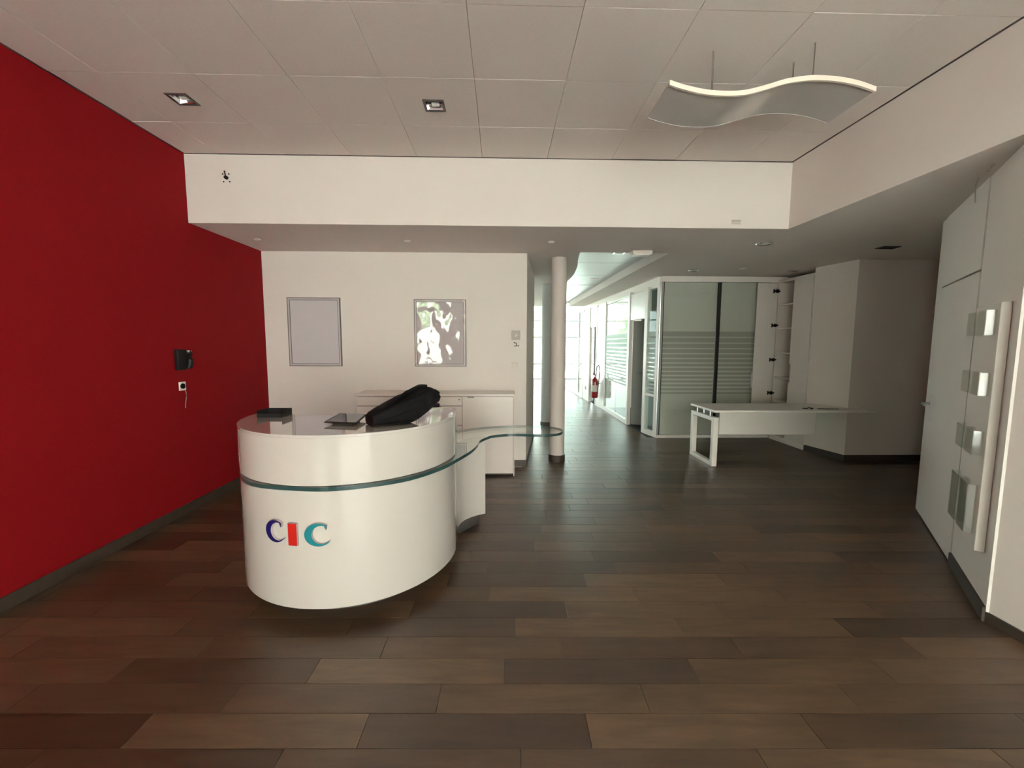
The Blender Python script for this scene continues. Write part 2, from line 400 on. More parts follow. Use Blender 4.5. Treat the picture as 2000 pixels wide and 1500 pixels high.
# right recess
struct('wall_recess', (lambda b: (prism(b, [(4.62, 5.40), (6.3, 5.40), (6.3, 7.2), (4.66, 7.2), (4.66, 6.86), (4.95, 6.86), (4.95, 6.0), (4.5, 6.0)], -.05, S), b)[1])(bmesh.new()), M['white'])
struct('wall_recess_side', B((6.2, 6.4, 3.6, 5.5, -.05, S)), M['white'])
bm = bmesh.new(); prism(bm, [(DG[0]+.02, DG[1]), (6.3, DG[1]), (6.3, DG[1]-.12), (DG[0]+.12, DG[1]-.12)], -.05, S)
struct('wall_recess_front', bm, M['white'])

# ceilings
bm = bmesh.new()
bx(bm, XL, 6.4, Y1+.12, 5.143, S, S+.135); bx(bm, XR+.12, 6.4, YF, Y1+.12, S, S+.135)
LC = [(0.945, 5.143), (0.985, 5.5), (1.076, 6.03), (1.125, 6.5), (1.154, 6.92), (1.155, 7.67), (1.16, 12.3)]
prism(bm, [(-5.2, 5.143)] + LC + [(-5.2, 12.3)], S, S+.135)
RC = [(2.025, 5.143), (2.0, 7.8), (1.96, 12.3)]
prism(bm, [(6.4, 5.143), RC[0], RC[1], RC[2], (6.4, 12.3)], S, S+.135)
bx(bm, XL, XR+.12, Y1, Y1+.12, S-.0005, S); bx(bm, XR, XR+.12, YF, Y1, S-.0005, S)
struct('ceiling_lower', bm, M['soffit'])
metal_c = struct('ceiling_corridor', B((0.5, 2.4, 5.1, 12.4, 2.84, 2.87)), M['dark'])
ys = [5.12, 6.45, 7.62, 8.80, 9.9, 11.02, 12.32]
for a, b in zip(ys, ys[1:]):
    g = .035 if b in (8.80, 11.02) else .006
    obj('ceiling_panel', B((0.7, 2.2, a+.004, b-g, 2.795, 2.815)), M['metalc'], metal_c, bevel=.003)
struct('ceiling_far', B((-5.3, 6.4, 12.2, 12.3, S+.1, 3.5), *[(x, x+.06, 12.3, 18.9, 3.4, 3.5) for x in (-5.3, -3.4, -1.5, .4, 2.3, 4.2, 6.3)], (-5.3, 6.4, 15.5, 15.56, 3.42, 3.5), (-5.3, 6.4, 18.8, 18.9, 3.4, 3.5)), M['desk'])
rf = struct('added_skylight', B((-5.24, 6.3, 12.3, 12.36, 3.46, 3.5)), M['desk'])  # skylight over the far hall, added to brighten it
obj('added_skylight_pane', B((-5.24, 6.3, 12.36, 18.8, 3.47, 3.48)), M['solar'], rf)
ceil = struct('ceiling', B((XL, XR, YF, Y1, H+.035, H+.10)), M['dark'])
lights_at = [(-2.263, 3.186), (-0.489, 3.211)]
tile_cache = {}
def tile_mesh(w, d):
    k = (round(w, 3), round(d, 3))
    if k not in tile_cache:
        bm = bmesh.new(); c = .002
        x0, x1, y0, y1 = .001, w-.001, .001, d-.001
        hi = [bm.verts.new(p) for p in ((x0,y0,.02),(x1,y0,.02),(x1,y1,.02),(x0,y1,.02))]
        mi = [bm.verts.new(p) for p in ((x0,y0,c),(x1,y0,c),(x1,y1,c),(x0,y1,c))]
        lo = [bm.verts.new(p) for p in ((x0+c,y0+c,0),(x1-c,y0+c,0),(x1-c,y1-c,0),(x0+c,y1-c,0))]
        bm.faces.new(lo[::-1]); bm.faces.new(hi)
        for a, b in ((mi, hi), (lo, mi)):
            for i in range(4): bm.faces.new([a[i], a[(i+1) % 4], b[(i+1) % 4], b[i]])
        me = bpy.data.meshes.new('ceiling_tile'); bm.to_mesh(me); bm.free(); me.materials.append(M['tile']); tile_cache[k] = me
    return tile_cache[k]
X0, YR = -0.181, 2.897
for j in range(-9, 2):
    ya = max(YR + .6*j, YF); yb = min(YR + .6*(j+1), Y1 - .010)
    if yb - ya < .03: continue
    for i in range(-5, 6):
        xa = max(X0 + .6*i, XL + .010); xb = min(X0 + .6*(i+1), XR - .010)
        if xb - xa < .03: continue
        hole = [l for l in lights_at if xa < l[0] < xb and ya < l[1] < yb]
        if hole:
            lx, ly = hole[0]; q = .073
            bm = B((xa+.001, lx-q, ya+.001, yb-.001, H, H+.02), (lx+q, xb-.001, ya+.001, yb-.001, H, H+.02),
                   (lx-q, lx+q, ya+.001, ly-q, H, H+.02), (lx-q, lx+q, ly+q, yb-.001, H, H+.02))
            obj('ceiling_tile', bm, M['tile'], ceil)
        else:
            o = bpy.data.objects.new('ceiling_tile', tile_mesh(xb-xa, yb-ya)); C.objects.link(o); o.parent = ceil
            o.location = (xa, ya, H + random.uniform(-.0012, .0012)); o.rotation_euler = (random.uniform(-.0015, .0015), random.uniform(-.0015, .0015), 0)

# dark strip standing in for the shadow line round the tiled ceiling
bm = B((XL, XR, Y1-.009, Y1, H-.003, H+.03), (XL, XL+.009, YF, Y1-.009, H-.003, H+.03), (XR-.009, XR, YF, Y1-.009, H-.003, H+.03))
struct('shadow_strip', bm, M['dframe'])
# baseboards
struct('baseboard_left', B((XL, XL+.014, YF, Y2, 0, .085)), M['base'], bevel=.002)
bm = bmesh.new(); prism(bm, [(XL+.014, Y2-.014), (.318, Y2-.014), (.325, Y2), (.54, 6.905), (.53, 6.905), (.31, Y2), (XL+.014, Y2)], 0, .085)
struct('baseboard_back', bm, M['base'])
bm = bmesh.new(); slab(bm, Jd, DF, 0, 0, .085, .014); struct('baseboard_right', bm, M['base'])
struct('baseboard_pillar', B((XR-.012, XR, YF, DF[1], 0, .06)), M['base'])
bm = bmesh.new(); prism(bm, [(4.49, 5.98), (4.612, 5.39), (6.2, 5.39), (6.2, 5.405), (4.625, 5.405), (4.503, 5.98)], 0, .085)
struct('baseboard_recess', bm, M['base'])

struct('light_block_roof', B((-5.4, 6.6, -2.8, 12.3, 3.55, 3.7)), M['dark'])  # added slab, out of view; keeps sunlight from leaking past the ceilings
# street front behind the camera, with the big window and the glazed entrance
bm = B((XL-.2, -2.8, YF-.2, YF, -.05, 3.4), (-1.8, -.6, YF-.2, YF, -.05, 3.4), (2.5, 3.0, YF-.2, YF, -.05, 3.4),
       (-2.8, -1.8, YF-.2, YF, -.05, .08), (-2.8, -1.8, YF-.2, YF, 2.95, 3.4), (-.6, 2.5, YF-.2, YF, 2.7, 3.4))
struct('wall_front', bm, M['white'])
wn = struct('window_1', B((-2.8, -2.75, YF-.12, YF-.06, .08, 2.95), (-1.85, -1.8, YF-.12, YF-.06, .08, 2.95), (-2.75, -1.85, YF-.12, YF-.06, 2.9, 2.95), (-2.75, -1.85, YF-.12, YF-.06, .08, .13), (-2.75, -1.85, YF-.12, YF-.06, 1.0, 1.05)), M['alu'])
obj('window_pane', B((-2.75, -1.85, YF-.10, YF-.09, .13, 2.9)), M['glass'], wn)
dw = struct('window_2', B((-.6, -.54, YF-.12, YF-.06, 0, 2.7), (2.44, 2.5, YF-.12, YF-.06, 0, 2.7), (.42, .48, YF-.12, YF-.06, 0, 2.7), (1.42, 1.48, YF-.12, YF-.06, 0, 2.7), (-.54, 2.44, YF-.12, YF-.06, 2.2, 2.26), (-.54, 2.44, YF-.12, YF-.06, 2.64, 2.7)), M['alu'])
obj('window_pane', B((-.54, 2.44, YF-.10, YF-.09, .0, 2.64)), M['glass'], dw)
bm = B((-14, 14, -34, -2.82, -.25, -.1)); struct('street_pavement', bm, M['pave'])
def added_building():
    o = obj('added_opposite_building', B((-12, 16, -20, -14, -.1, 7.5)), M['facade'])  # unseen, added to cut the sky in the windows and warm their light
    tag(o, 'unseen pale building added across the street to warm the window light', 'building')
added_building()

# far end: glazed facades
def facade(name, horizontal, a, b, fixed, zs, step, gm):
    bm = bmesh.new()
    def put(p0, p1, z0, z1, t=.03):
        if horizontal: bx(bm, p0, p1, fixed-t, fixed+t, z0, z1)
        else: bx(bm, fixed-t, fixed+t, p0, p1, z0, z1)
    for z in zs: put(a, b, z-.03, z+.03)
    p = a
    while p <= b + .01: put(p-.03, p+.03, 0, 3.4, .05); p += step
    f = struct(name, bm, M['coldark'])
    bm = bmesh.new()
    if horizontal: bx(bm, a, b, fixed+.035, fixed+.045, 0, 3.4)
    else: bx(bm, fixed-.045, fixed-.035, a, b, 0, 3.4)
    obj('window_pane', bm, M[gm], f)
facade('window_3', True, -5.1, 6.3, 18.6, (.03, .70, 1.89, 2.6, 3.37), 1.9, 'farglass')
facade('window_4', False, 7.2, 18.6, -5.1, (.03, .70, 1.89, 2.6, 3.37), 1.9, 'sideglass')
struct('wall_far_side', B((-5.3, 0.1, 5.4, 5.5, -.05, 3.4), (-5.3, -5.1, 5.5, 7.2, -.05, 3.4)), M['white'])
struct('wall_far_right', B((6.3, 6.5, 6.9, 8.1, -.05, 3.5), (6.3, 6.5, 8.1, 18.8, -.05, .9), (6.3, 6.5, 8.1, 18.8, 2.5, 3.5)), M['pale'])
struct('outdoor_ground', B((-40, 40, 18.85, 80, -.3, -.1), (-40, -5.3, 5, 18.85, -.3, -.1), (6.6, 40, 5, 18.85, -.3, -.1)), M['pave'])

# ------------------------------------------------------------------ corridor partition (right side)
def P2(y, z): return (wallx(y), y, z)
part = thing('glass_partition', 'white framed glass partition with frosted stripes along the right side of the corridor', 'partition', (wallx(7), 7, 0))
def seg_box(y0, y1, z0, z1, t=.05, off=0.0):
    bm = bmesh.new(); a = (wallx(y0)+off, y0); b = (wallx(y1)+off, y1)
    prism(bm, [a, b, (b[0]+t, b[1]), (a[0]+t, a[1])], z0, z1); return bm
def film_mesh(put):
    """stripes: solid at the top, then ever thinner lines downwards"""
    z = 1.78; out = []
    h = .085; gap = .020
    while z > .72 and h > .006:
        put(z-h, z); z -= h + gap
        h = h*.90 if h > .05 else h*.93; gap = min(.040, gap*1.05)
def pane(y0, y1, z0=.10, z1=2.48, m=None, mid=None):
    g = obj('glass_pane', seg_box(y0, y1, z0, z1, .010, .02), m or M['glassg'], part)
    bm = bmesh.new()
    def put(a, b):
        A = (wallx(y0)+.017, y0+.01); Bq = (wallx(y1)+.017, y1-.01)
        prism(bm, [A, Bq, (Bq[0]+.001, Bq[1]), (A[0]+.001, A[1])], a, b)
    film_mesh(put)
    f = obj('frosted_film', bm, M['frost'], g, kind='stuff')
for y0, y1 in ((6.86, 6.93), (7.20, 7.30), (7.98, 8.08), (9.86, 9.92), (10.60, 10.68), (11.32, 11.40), (12.05, 12.12), (12.70, 12.78), (15.5, 15.6)):
    obj('post', seg_box(y0, y1, 0, 2.55, .07, -.004), M['desk'], part, bevel=.004)
obj('head_rail', seg_box(6.87, 15.6, 2.50, S, .09, -.012), M['desk'], part, bevel=.004)
for y0, y1 in ((6.93, 7.20), (8.08, 9.86), (12.12, 12.70), (12.78, 15.5)):
    obj('sill_rail', seg_box(y0, y1, 0, .09, .06, -.006), M['desk'], part, bevel=.004)
    pane(y0, y1, .09, 2.5)
obj('pane_joint', seg_box(8.94, 8.96, .09, 2.5, .014, .018), M['steel'], part)
obj('mid_rail', seg_box(6.93, 7.20, .68, .72, .05, 0), M['desk'], part)
for y0, y1 in ((7.30, 7.98), (10.68, 11.32)):
    obj('transom_panel', seg_box(y0, y1, 2.02, 2.5, .045, .01), M['desk'], part, bevel=.003)
obj('solid_panel', seg_box(9.92, 10.60, 0, 2.5, .07, .004), M['desk'], part)
obj('solid_panel', seg_box(11.40, 12.05, 0, 2.5, .07, .004), M['desk'], part)
# office rooms behind
struct('wall_office_1', B((2.7, 6.3, 8.02, 8.10, 0, S)), M['office'])
struct('wall_office_2', B((2.6, 6.3, 10.2, 10.3, 0, S)), M['pale'])
struct('wall_office_3', B((2.55, 6.3, 11.45, 11.55, 0, S)), M['office'])
bm = bmesh.new(); prism(bm, [(2.52, 7.99), (3.35, 7.55), (3.37, 7.59), (2.54, 8.03)], .012, 2.01)
# open door leaves standing inside the offices
d1 = tag(obj('office_door', bm, M['office'], bevel=.003), 'dark grey door leaf standing open inside the nearer corridor office', 'door')
bm = bmesh.new(); tube(bm, [(2.62, 7.945, 1.03), (2.60, 7.895, 1.03), (2.71, 7.835, 1.03)], .009); obj('door_handle', bm, M['steel'], d1, smooth=True)

# ------------------------------------------------------------------ striped partition that faces the room
fp = thing('glass_partition', 'pale glass partition with grey horizontal stripes behind the white desk', 'partition', (3.5, 6.84, 0))
YP = 6.84
obj('head_rail', B((2.587, 4.66, YP-.03, YP+.07, 2.575, S)), M['desk'], fp, bevel=.004)
obj('sill_rail', B((2.587, 4.50, YP-.02, YP+.07, 0, .05)), M['desk'], fp, bevel=.004)
obj('corner_post', B((2.587, 2.63, YP-.02, YP+.05, .05, 2.575)), M['steel'], fp, bevel=.004)
obj('corner_post', B((2.632, 2.645, YP-.01, YP+.04, .05, 2.575)), M['black'], fp)
obj('back_panel', B((2.645, 4.66, YP+.04, YP+.06, .05, 2.575)), M['backp'], fp)
obj('joint_post', B((3.545, 3.585, YP-.015, YP+.04, .05, 2.575)), M['black'], fp, bevel=.003)
for x0, x1 in ((2.645, 3.545), (3.585, 4.195)):
    g = obj('glass_pane', B((x0, x1, YP+.012, YP+.020, .05, 2.575)), M['glass'], fp)
    bm = bmesh.new(); film_mesh(lambda a, b: bx(bm, x0+.003, x1-.003, YP+.022, YP+.024, a, b))
    obj('film_stripes', bm, M['stripe'], g, kind='stuff')
obj('sliding_handle', B((4.165, 4.205, YP-.012, YP+.012, .86, 1.10)), M['steel'], fp, bevel=.003)

# built-in storage cabinet with one door folded open
cb = thing('storage_cabinet', 'built-in white storage cabinet with one door folded open beside the striped glass partition', 'cabinet', (4.6, 6.4, 0))
obj('carcass', B((4.505, 4.94, 6.79, 6.81, .08, 2.56), (4.505, 4.94, 6.01, 6.03, .08, 2.56), (4.93, 4.945, 6.03, 6.79, .08, 2.56), (4.505, 4.94, 6.01, 6.81, 2.56, 2.60), (4.505, 4.94, 6.01, 6.81, 0, .08)), M['white'], cb)
for z in (.62, 1.02, 1.42, 1.82, 2.2): obj('shelf', B((4.52, 4.93, 6.03, 6.79, z, z+.018)), M['desk'], cb, bevel=.001)
bm = bmesh.new()
prism(bm, [(4.485, 6.01), (4.503, 6.01), (4.503, 6.40), (4.485, 6.40)], .08, .98); prism(bm, [(4.485, 6.01), (4.503, 6.01), (4.503, 6.355), (4.485, 6.355)], .98, 1.27); prism(bm, [(4.485, 6.01), (4.503, 6.01), (4.503, 6.40), (4.485, 6.40)], 1.27, 2.56)
cd = obj('cabinet_door', bm, M['white'], cb)
obj('pull_recess', B((4.499, 4.503, 6.355, 6.40, .98, 1.27)), M['steel'], cd)
od = obj('cabinet_door', B((4.155, 4.49, YP-.055, YP-.037, .08, 2.56)), M['desk'], cb, bevel=.001)
for z in (.77, 1.32, 1.88, 2.43):
    bm = B((4.415, 4.432, YP-.062, YP-.055, z-.032, z+.032), (4.432, 4.475, YP-.072, YP-.055, z-.012, z+.012), (4.455, 4.485, YP-.085, YP-.055, z-.026, z+.026), (4.485, 4.515, YP-.08, YP-.06, z-.012, z+.012))
    obj('hinge', bm, M['black'], od)
obj('plinth', B((4.495, 4.503, 6.0, 6.81, 0, .08)), M['desk'], cb)

# ------------------------------------------------------------------ reception counter
cx, cy, R = -1.012, 2.88, 0.686
ct = thing('reception_counter', 'round white glossy reception counter with a curved glass shelf and coloured letters', 'counter', (cx, cy, 0))
def arc(r, a0, a1, n, ox=0, oy=0):
    return [(cx + ox + r*math.cos(math.radians(a0 + (a1-a0)*i/n)), cy + oy + r*math.sin(math.radians(a0 + (a1-a0)*i/n))) for i in range(n+1)]
outer = arc(R, 160, 372, 96)     # from back-left, round the front, to the right
bm = bmesh.new(); prism(bm, arc(R-.15, 165, 375, 48) + [(-.45, 3.25), (-1.5, 3.2)], 0, .10); obj('plinth', bm, M['dark'], ct)
bm = bmesh.new(); prism(bm, outer + [(-.345, 3.16), (-.40, 3.19), (-1.60, 3.16)], .10, .772); lb = obj('lower_body', bm, M['lacquer'], ct, smooth=True)
TOPP = arc(R+.002, 160, 368, 96) + [(-.339, 3.14), (-.375, 3.165), (-.50, 3.13), (-.64, 2.96), (-.78, 2.86), (-.95, 2.815), (-1.40, 2.84), (-1.50, 2.92), (-1.55, 3.06), (-1.59, 3.13)]
bm = bmesh.new(); prism(bm, TOPP, .797, 1.056); obj('upper_body', bm, M['lacquer'], ct, smooth=True)
bm = bmesh.new(); prism(bm, TOPP, 1.056, 1.072); obj('countertop', bm, M['lacquer_top'], ct, smooth=True, bevel=.0015)
# concave side panel
inner = [(-.352, 3.20), (-.335, 3.29), (-.305, 3.355), (-.258, 3.41), (-.20, 3.455), (-.14, 3.485)]
bm = bmesh.new(); prism(bm, inner + [(-.145, 3.515), (-.215, 3.485), (-.28, 3.435), (-.333, 3.37), (-.365, 3.30), (-.382, 3.20)], .10, .772)
obj('side_panel', bm, M['lacquer'], ct, smooth=True)
bm = bmesh.new(); prism(bm, [(-.36, 3.30), (-.20, 3.52), (-.27, 3.56), (-.44, 3.35)], 0, .10); obj('plinth', bm, M['dark'], ct)
# the glass shelf (top at .795)
GE = [(-1.612, 2.60), (-1.565, 2.475), (-1.472, 2.345), (-1.341, 2.249), (-1.14, 2.195), (-.924, 2.177), (-.72, 2.235), (-.529, 2.345), (-.381, 2.535), (-.296, 2.728), (-.22, 2.943), (-.185, 3.12), (-.172, 3.26), (-.125, 3.374), (-.064, 3.455), (.09, 3.505), (.304, 3.480), (.44, 3.50), (.515, 3.56), (.545, 3.66), (.516, 3.76), (.42, 3.84), (.291, 3.878), (0, 3.86), (-.232, 3.77), (-.40, 3.62), (-.52, 3.40), (-.62, 3.18), (-1.0, 2.95), (-1.5, 2.9), (-1.63, 2.74)]
def smooth_poly(P, n=5):
    out = []; L = len(P)
    for i in range(L):
        p0, p1, p2, p3 = (Vector(P[(i+k-1) % L]) for k in range(4))
        for j in range(n):
            t = j/n; q = .5*((2*p1) + (p2-p0)*t + (2*p0-5*p1+4*p2-p3)*t*t + (-p0+3*p1-3*p2+p3)*t**3); out.append((q.x, q.y))
    return out
bm = bmesh.new(); prism(bm, smooth_poly(GE), .773, .795, 0, 1)
obj('glass_shelf', bm, [M['shelf'], M['edge']], ct)
# standing letters following the curve
def surf(x, z, out):
    a = math.asin(max(-1, min(1, (x - cx)/R))); r = R + out
    return (cx + r*math.sin(a), cy - r*math.cos(a), z)
def letter(outline, x0, z0, w, h, m):
    pts = [surf(x0 + u*w, z0 + v*h, 0) for u, v in outline]
    bm = bmesh.new(); n = len(outline)
    A = [bm.verts.new(surf(x0+u*w, z0+v*h, .002)) for u, v in outline]; Bv = [bm.verts.new(surf(x0+u*w, z0+v*h, .016)) for u, v in outline]
    f1 = bm.faces.new(A[::-1]); f2 = bm.faces.new(Bv); f1.material_index = f2.material_index = 0
    for i in range(n):
        f = bm.faces.new([A[i], A[(i+1) % n], Bv[(i+1) % n], Bv[i]]); f.material_index = 1
    bmesh.ops.triangulate(bm, faces=[f1, f2])
    obj('letter', bm, [m, M['side']], ct)
def c_outline():
    out = []
    for i in range(33):
        a = math.radians(48 + (312-48)*i/32); out.append((.52 + .54*math.cos(a), .5 + .5*math.sin(a)))
    for i in range(33):
        a = math.radians(308 - (308-52)*i/32); out.append((.64 + .37*math.cos(a), .5 + .425*math.sin(a)))
    out[0] = (.92, .93); out[32] = (.97, .16); out[33] = (.93, .10) if False else out[33]
    return out
def strip_letter(pairs, x0, z0, w, h, m):
    """outline given as outer / inner point pairs"""
    bm = bmesh.new(); F = []; K = []
    for o_, i_ in pairs:
        F.append([bm.verts.new(surf(x0+u*w, z0+v*h, .018)) for u, v in (o_, i_)]); K.append([bm.verts.new(surf(x0+u*w, z0+v*h, .001)) for u, v in (o_, i_)])
    for k in range(len(pairs)-1):
        bm.faces.new([F[k][0], F[k+1][0], F[k+1][1], F[k][1]]); bm.faces.new([K[k][0], K[k][1], K[k+1][1], K[k+1][0]])
        for q in (0, 1): bm.faces.new([F[k][q], F[k+1][q], K[k+1][q], K[k][q]]).material_index = 1
    for k in (0, -1): bm.faces.new([F[k][0], F[k][1], K[k][1], K[k][0]]).material_index = 1
    obj('letter', bm, [m, M['side']], ct)
CO = []
for i in range(37):
    t = i/36; a = math.radians(52 + (318-52)*t)
    p = (.55 + .55*math.cos(a), .5 + .5*math.sin(a))
    b_ = math.radians(60 + (312-60)*t); q = (.68 + .39*math.cos(b_), .5 + .40*math.sin(b_))
    if i == 0: q = (.86, .70)
    if i == 1: q = (.81, .80)
    if i == 36: q = (.985, .235)
    CO.append((p, q))
strip_letter(CO, -1.285, .478, .112, .125, M['navy'])
letter([(0, 0), (1, 0), (1, 1), (0, 1)], -1.149, .468, .05, .124, M['lred'])
strip_letter(CO, -1.058, .468, .132, .128, M['teal'])
for k, nm in zip([c for c in ct.children if c.name.startswith('letter')], ('navy blue letter C', 'red letter I', 'teal letter C')): k['label'] = nm

# ------------------------------------------------------------------ things on the counter
def loft(bm, secs):
    rings = [[bm.verts.new(p) for p in s] for s in secs]
    for a, b in zip(rings, rings[1:]):
        n = len(a)
        for i in range(n): bm.faces.new([a[i], a[(i+1) % n], b[(i+1) % n], b[i]])
    bm.faces.new(rings[0][::-1]); bm.faces.new(rings[-1])
def bag():
    t = thing('laptop_bag', 'black fabric laptop bag lying tilted on the counter top', 'bag', (-.62, 2.6, 1.072))
    A = Vector((-.785, 2.46, 0)); Bp = Vector((-.455, 2.69, 0)); ax = (Bp - A); L = ax.length; d = ax.normalized(); s = Vector((-d.y, d.x, 0))
    bm = bmesh.new(); secs = []
    N = 26
    for i in range(N+1):
        u = i/N
        bot = 1.073 + max(0, (u-.58))**1.4*.40
        top = 1.143 + (1.288-1.143)*min(1, u*1.2)**.9 - max(0, u-.9)*.18
        if u < .03: top -= .008; 
        dep = .075 + .055*math.sin(PI*min(1, u*1.1)*.6)
        cz, hh = (bot+top)/2, (top-bot)/2
        p = A + d*(L*u); sec = []
        for k in range(28):
            a = 2*PI*k/28; c_, s_ = math.cos(a), math.sin(a)
            rx = dep*abs(c_)**.6*(1 if c_ > 0 else -1); rz = hh*abs(s_)**.6*(1 if s_ > 0 else -1)
            w = (.012 + .03*max(0, u-.45))*noise.noise(Vector((u*11, k*.8, 3))) + .008*math.sin(k*1.9)*(.15 + 1.5*max(0, u-.2))
            q = p + s*(rx*(1 + w*4)) + Vector((0, 0, cz + rz*(1 + w*(3 if s_ > 0 else 0)) - cz*0))
            sec.append((q.x, q.y, max(q.z, 1.0725)))
        secs.append(sec)
    loft(bm, secs)
    obj('bag_body', bm, M['fabric'], t, smooth=True)
    # folds of the gathered end, the flap, zip and carrying strap
    e = Bp
    for k, (dz, ds) in enumerate(((1.265, -.05), (1.225, -.085), (1.18, -.09), (1.268, .03))):
        bm = bmesh.new(); pts = []
        for i in range(7):
            u = i/6; q = A + d*(L*(.70 + .33*u)) + s*(ds*(1 - .1*u)); pts.append((q.x, q.y, dz - .012*(1-u) - .02*abs(u-.5)))
        tube(bm, pts, .013 - .002*(k % 2), 8); obj('fabric_fold', bm, M['fabric'], t, smooth=True)
    bm = bmesh.new(); pts = []
    for i in range(15):
        u = i/14; q = A + d*(L*(.30 + .6*u)) + s*(-.02); pts.append((q.x, q.y, 1.175 + .135*u**.8 + .012*math.sin(PI*u) - max(0, u-.8)*.10))
    tube(bm, pts, .009); obj('carrying_handle', bm, M['fabric'], t, smooth=True)
    bm = bmesh.new(); pts = []
    for i in range(12):
        u = i/11; q = A + d*(L*(.12 + .75*u)) + s*(-.118 - .008*math.sin(PI*u)); pts.append((q.x, q.y, 1.115 + .085*u))
    tube(bm, pts, .003, 6); obj('zip', bm, M['fabric'], t)
bag()
t = thing('tablet', 'thin black tablet on a low foot lying left of the laptop bag', 'tablet', (-.98, 2.6, 1.072))
def wedge(bm, pts, t_):
    lo = [bm.verts.new((x, y, z - t_)) for x, y, z in pts]; hi = [bm.verts.new(p) for p in pts]
    bm.faces.new(lo[::-1]); bm.faces.new(hi)
    for i in range(4): bm.faces.new([lo[i], lo[(i+1) % 4], hi[(i+1) % 4], hi[i]])
bm = bmesh.new(); wedge(bm, [(-1.055, 2.47, 1.094), (-.85, 2.43, 1.094), (-.87, 2.68, 1.104), (-1.06, 2.72, 1.104)], .008); obj('case', bm, M['black'], t, bevel=.002)
bm = bmesh.new(); wedge(bm, [(-1.045, 2.48, 1.0952), (-.86, 2.443, 1.0952), (-.878, 2.67, 1.1045), (-1.05, 2.708, 1.1045)], .0006); obj('screen', bm, M['blackgl'], t)
obj('foot', B((-1.02, -.90, 2.50, 2.64, 1.0725, 1.088)), M['black'], t, bevel=.003)
t = thing('document_tray', 'small black open tray at the rear left of the counter top', 'tray', (-1.5, 2.8, 1.072))
TX0, TX1, TY0, TY1 = -1.60, -1.435, 2.735, 2.86
obj('tray_base', B((TX0, TX1, TY0, TY1, 1.0725, 1.077)), M['black'], t)
obj('tray_wall', B((TX0, TX1, TY1-.005, TY1, 1.077, 1.118), (TX0, TX0+.005, TY0, TY1-.005, 1.077, 1.118), (TX1-.005, TX1, TY0, TY1-.005, 1.077, 1.118), (TX0+.005, TX1-.005, TY0, TY0+.005, 1.077, 1.098)), M['black'], t)

# ------------------------------------------------------------------ credenza
cr = thing('credenza', 'low white glossy credenza with drawers and a door against the back wall', 'cabinet', (-.77, 5.0, 0))
obj('top', B((-1.70, .155, 4.80, 5.21, .955, .98)), M['credenza'], cr, bevel=.002)
obj('carcass', B((-1.68, .138, 4.842, 5.205, .02, .955)), M['dframe'], cr)
obj('plinth', B((-1.66, .12, 4.86, 5.2, 0, .02)), M['dark'], cr)
for x0, x1 in ((-1.675, -1.072), (-1.066, -.463)):
    zz = [.03, .335, .61, .84, .95] if True else 0
    for z0, z1 in zip(zz, zz[1:]):
        dr = obj('drawer', B((x0, x1, 4.822, 4.842, z0+.004, z1-.004)), M['credenza'], cr, bevel=.001)
        if z1 > .9: 
            bm = bmesh.new(); tube(bm, [(x1-.03, 4.823, .915), (x1-.03, 4.816, .915)], .008, 12); obj('lock', bm, M['pewter'], dr)
        else: obj('pull', B(((x0+x1)/2-.06, (x0+x1)/2+.06, 4.818, 4.823, z1-.012, z1-.003)), M['pewter'], dr)
dr = obj('cabinet_door', B((-.457, .135, 4.822, 4.842, .033, .947)), M['credenza'], cr, bevel=.001)
obj('pull', B((-.40, -.32, 4.816, 4.823, .938, .948)), M['pewter'], dr)
obj('side_panel', B((.1385, .150, 4.82, 5.205, 0, .955)), M['credenza'], cr)

# ------------------------------------------------------------------ desk
dk = thing('office_desk', 'long white desk with a rectangular loop leg in front of the striped partition', 'desk', (3.6, 5.5, 0))
bm = bmesh.new(); prism(bm, [(2.715, 5.19), (4.78, 5.16), (4.80, 5.375), (4.60, 5.375), (4.52, 5.70), (4.45, 5.84), (2.70, 5.84)], .700, .727)
obj('desk_top', bm, M['desk'], dk, bevel=.003)
lg = .058
obj('leg', B((2.70, 2.765, 5.18, 5.18+lg, 0, .635), (2.70, 2.765, 5.81-lg, 5.81, 0, .635), (2.70, 2.765, 5.18+lg, 5.81-lg, 0, .05), (2.70, 2.765, 5.18+lg, 5.81-lg, .585, .635)), M['desk'], dk, bevel=.003)
for y in (5.30, 5.66): obj('spacer', B((2.72, 2.745, y, y+.025, .635, .70)), M['steel'], dk)
obj('modesty_panel', B((2.95, 4.28, 5.50, 5.518, .345, .70)), M['desk'], dk, bevel=.002)
obj('under_rail', B((2.745, 4.50, 5.52, 5.55, .64, .70)), M['steel'], dk)
bm = bmesh.new(); tube(bm, [(3.95, 5.33, .7335), (4.0, 5.30, .7335), (4.03, 5.34, .740), (4.08, 5.31, .7335), (4.02, 5.27, .7335)], .0055, 8); tube(bm, [(4.13, 5.30, .7335), (4.20, 5.29, .7335), (4.30, 5.27, .7335), (4.38, 5.26, .7335)], .004, 8)
tag(obj('cable', bm, M['black']), 'short black cable left on the right part of the white desk', 'cable')

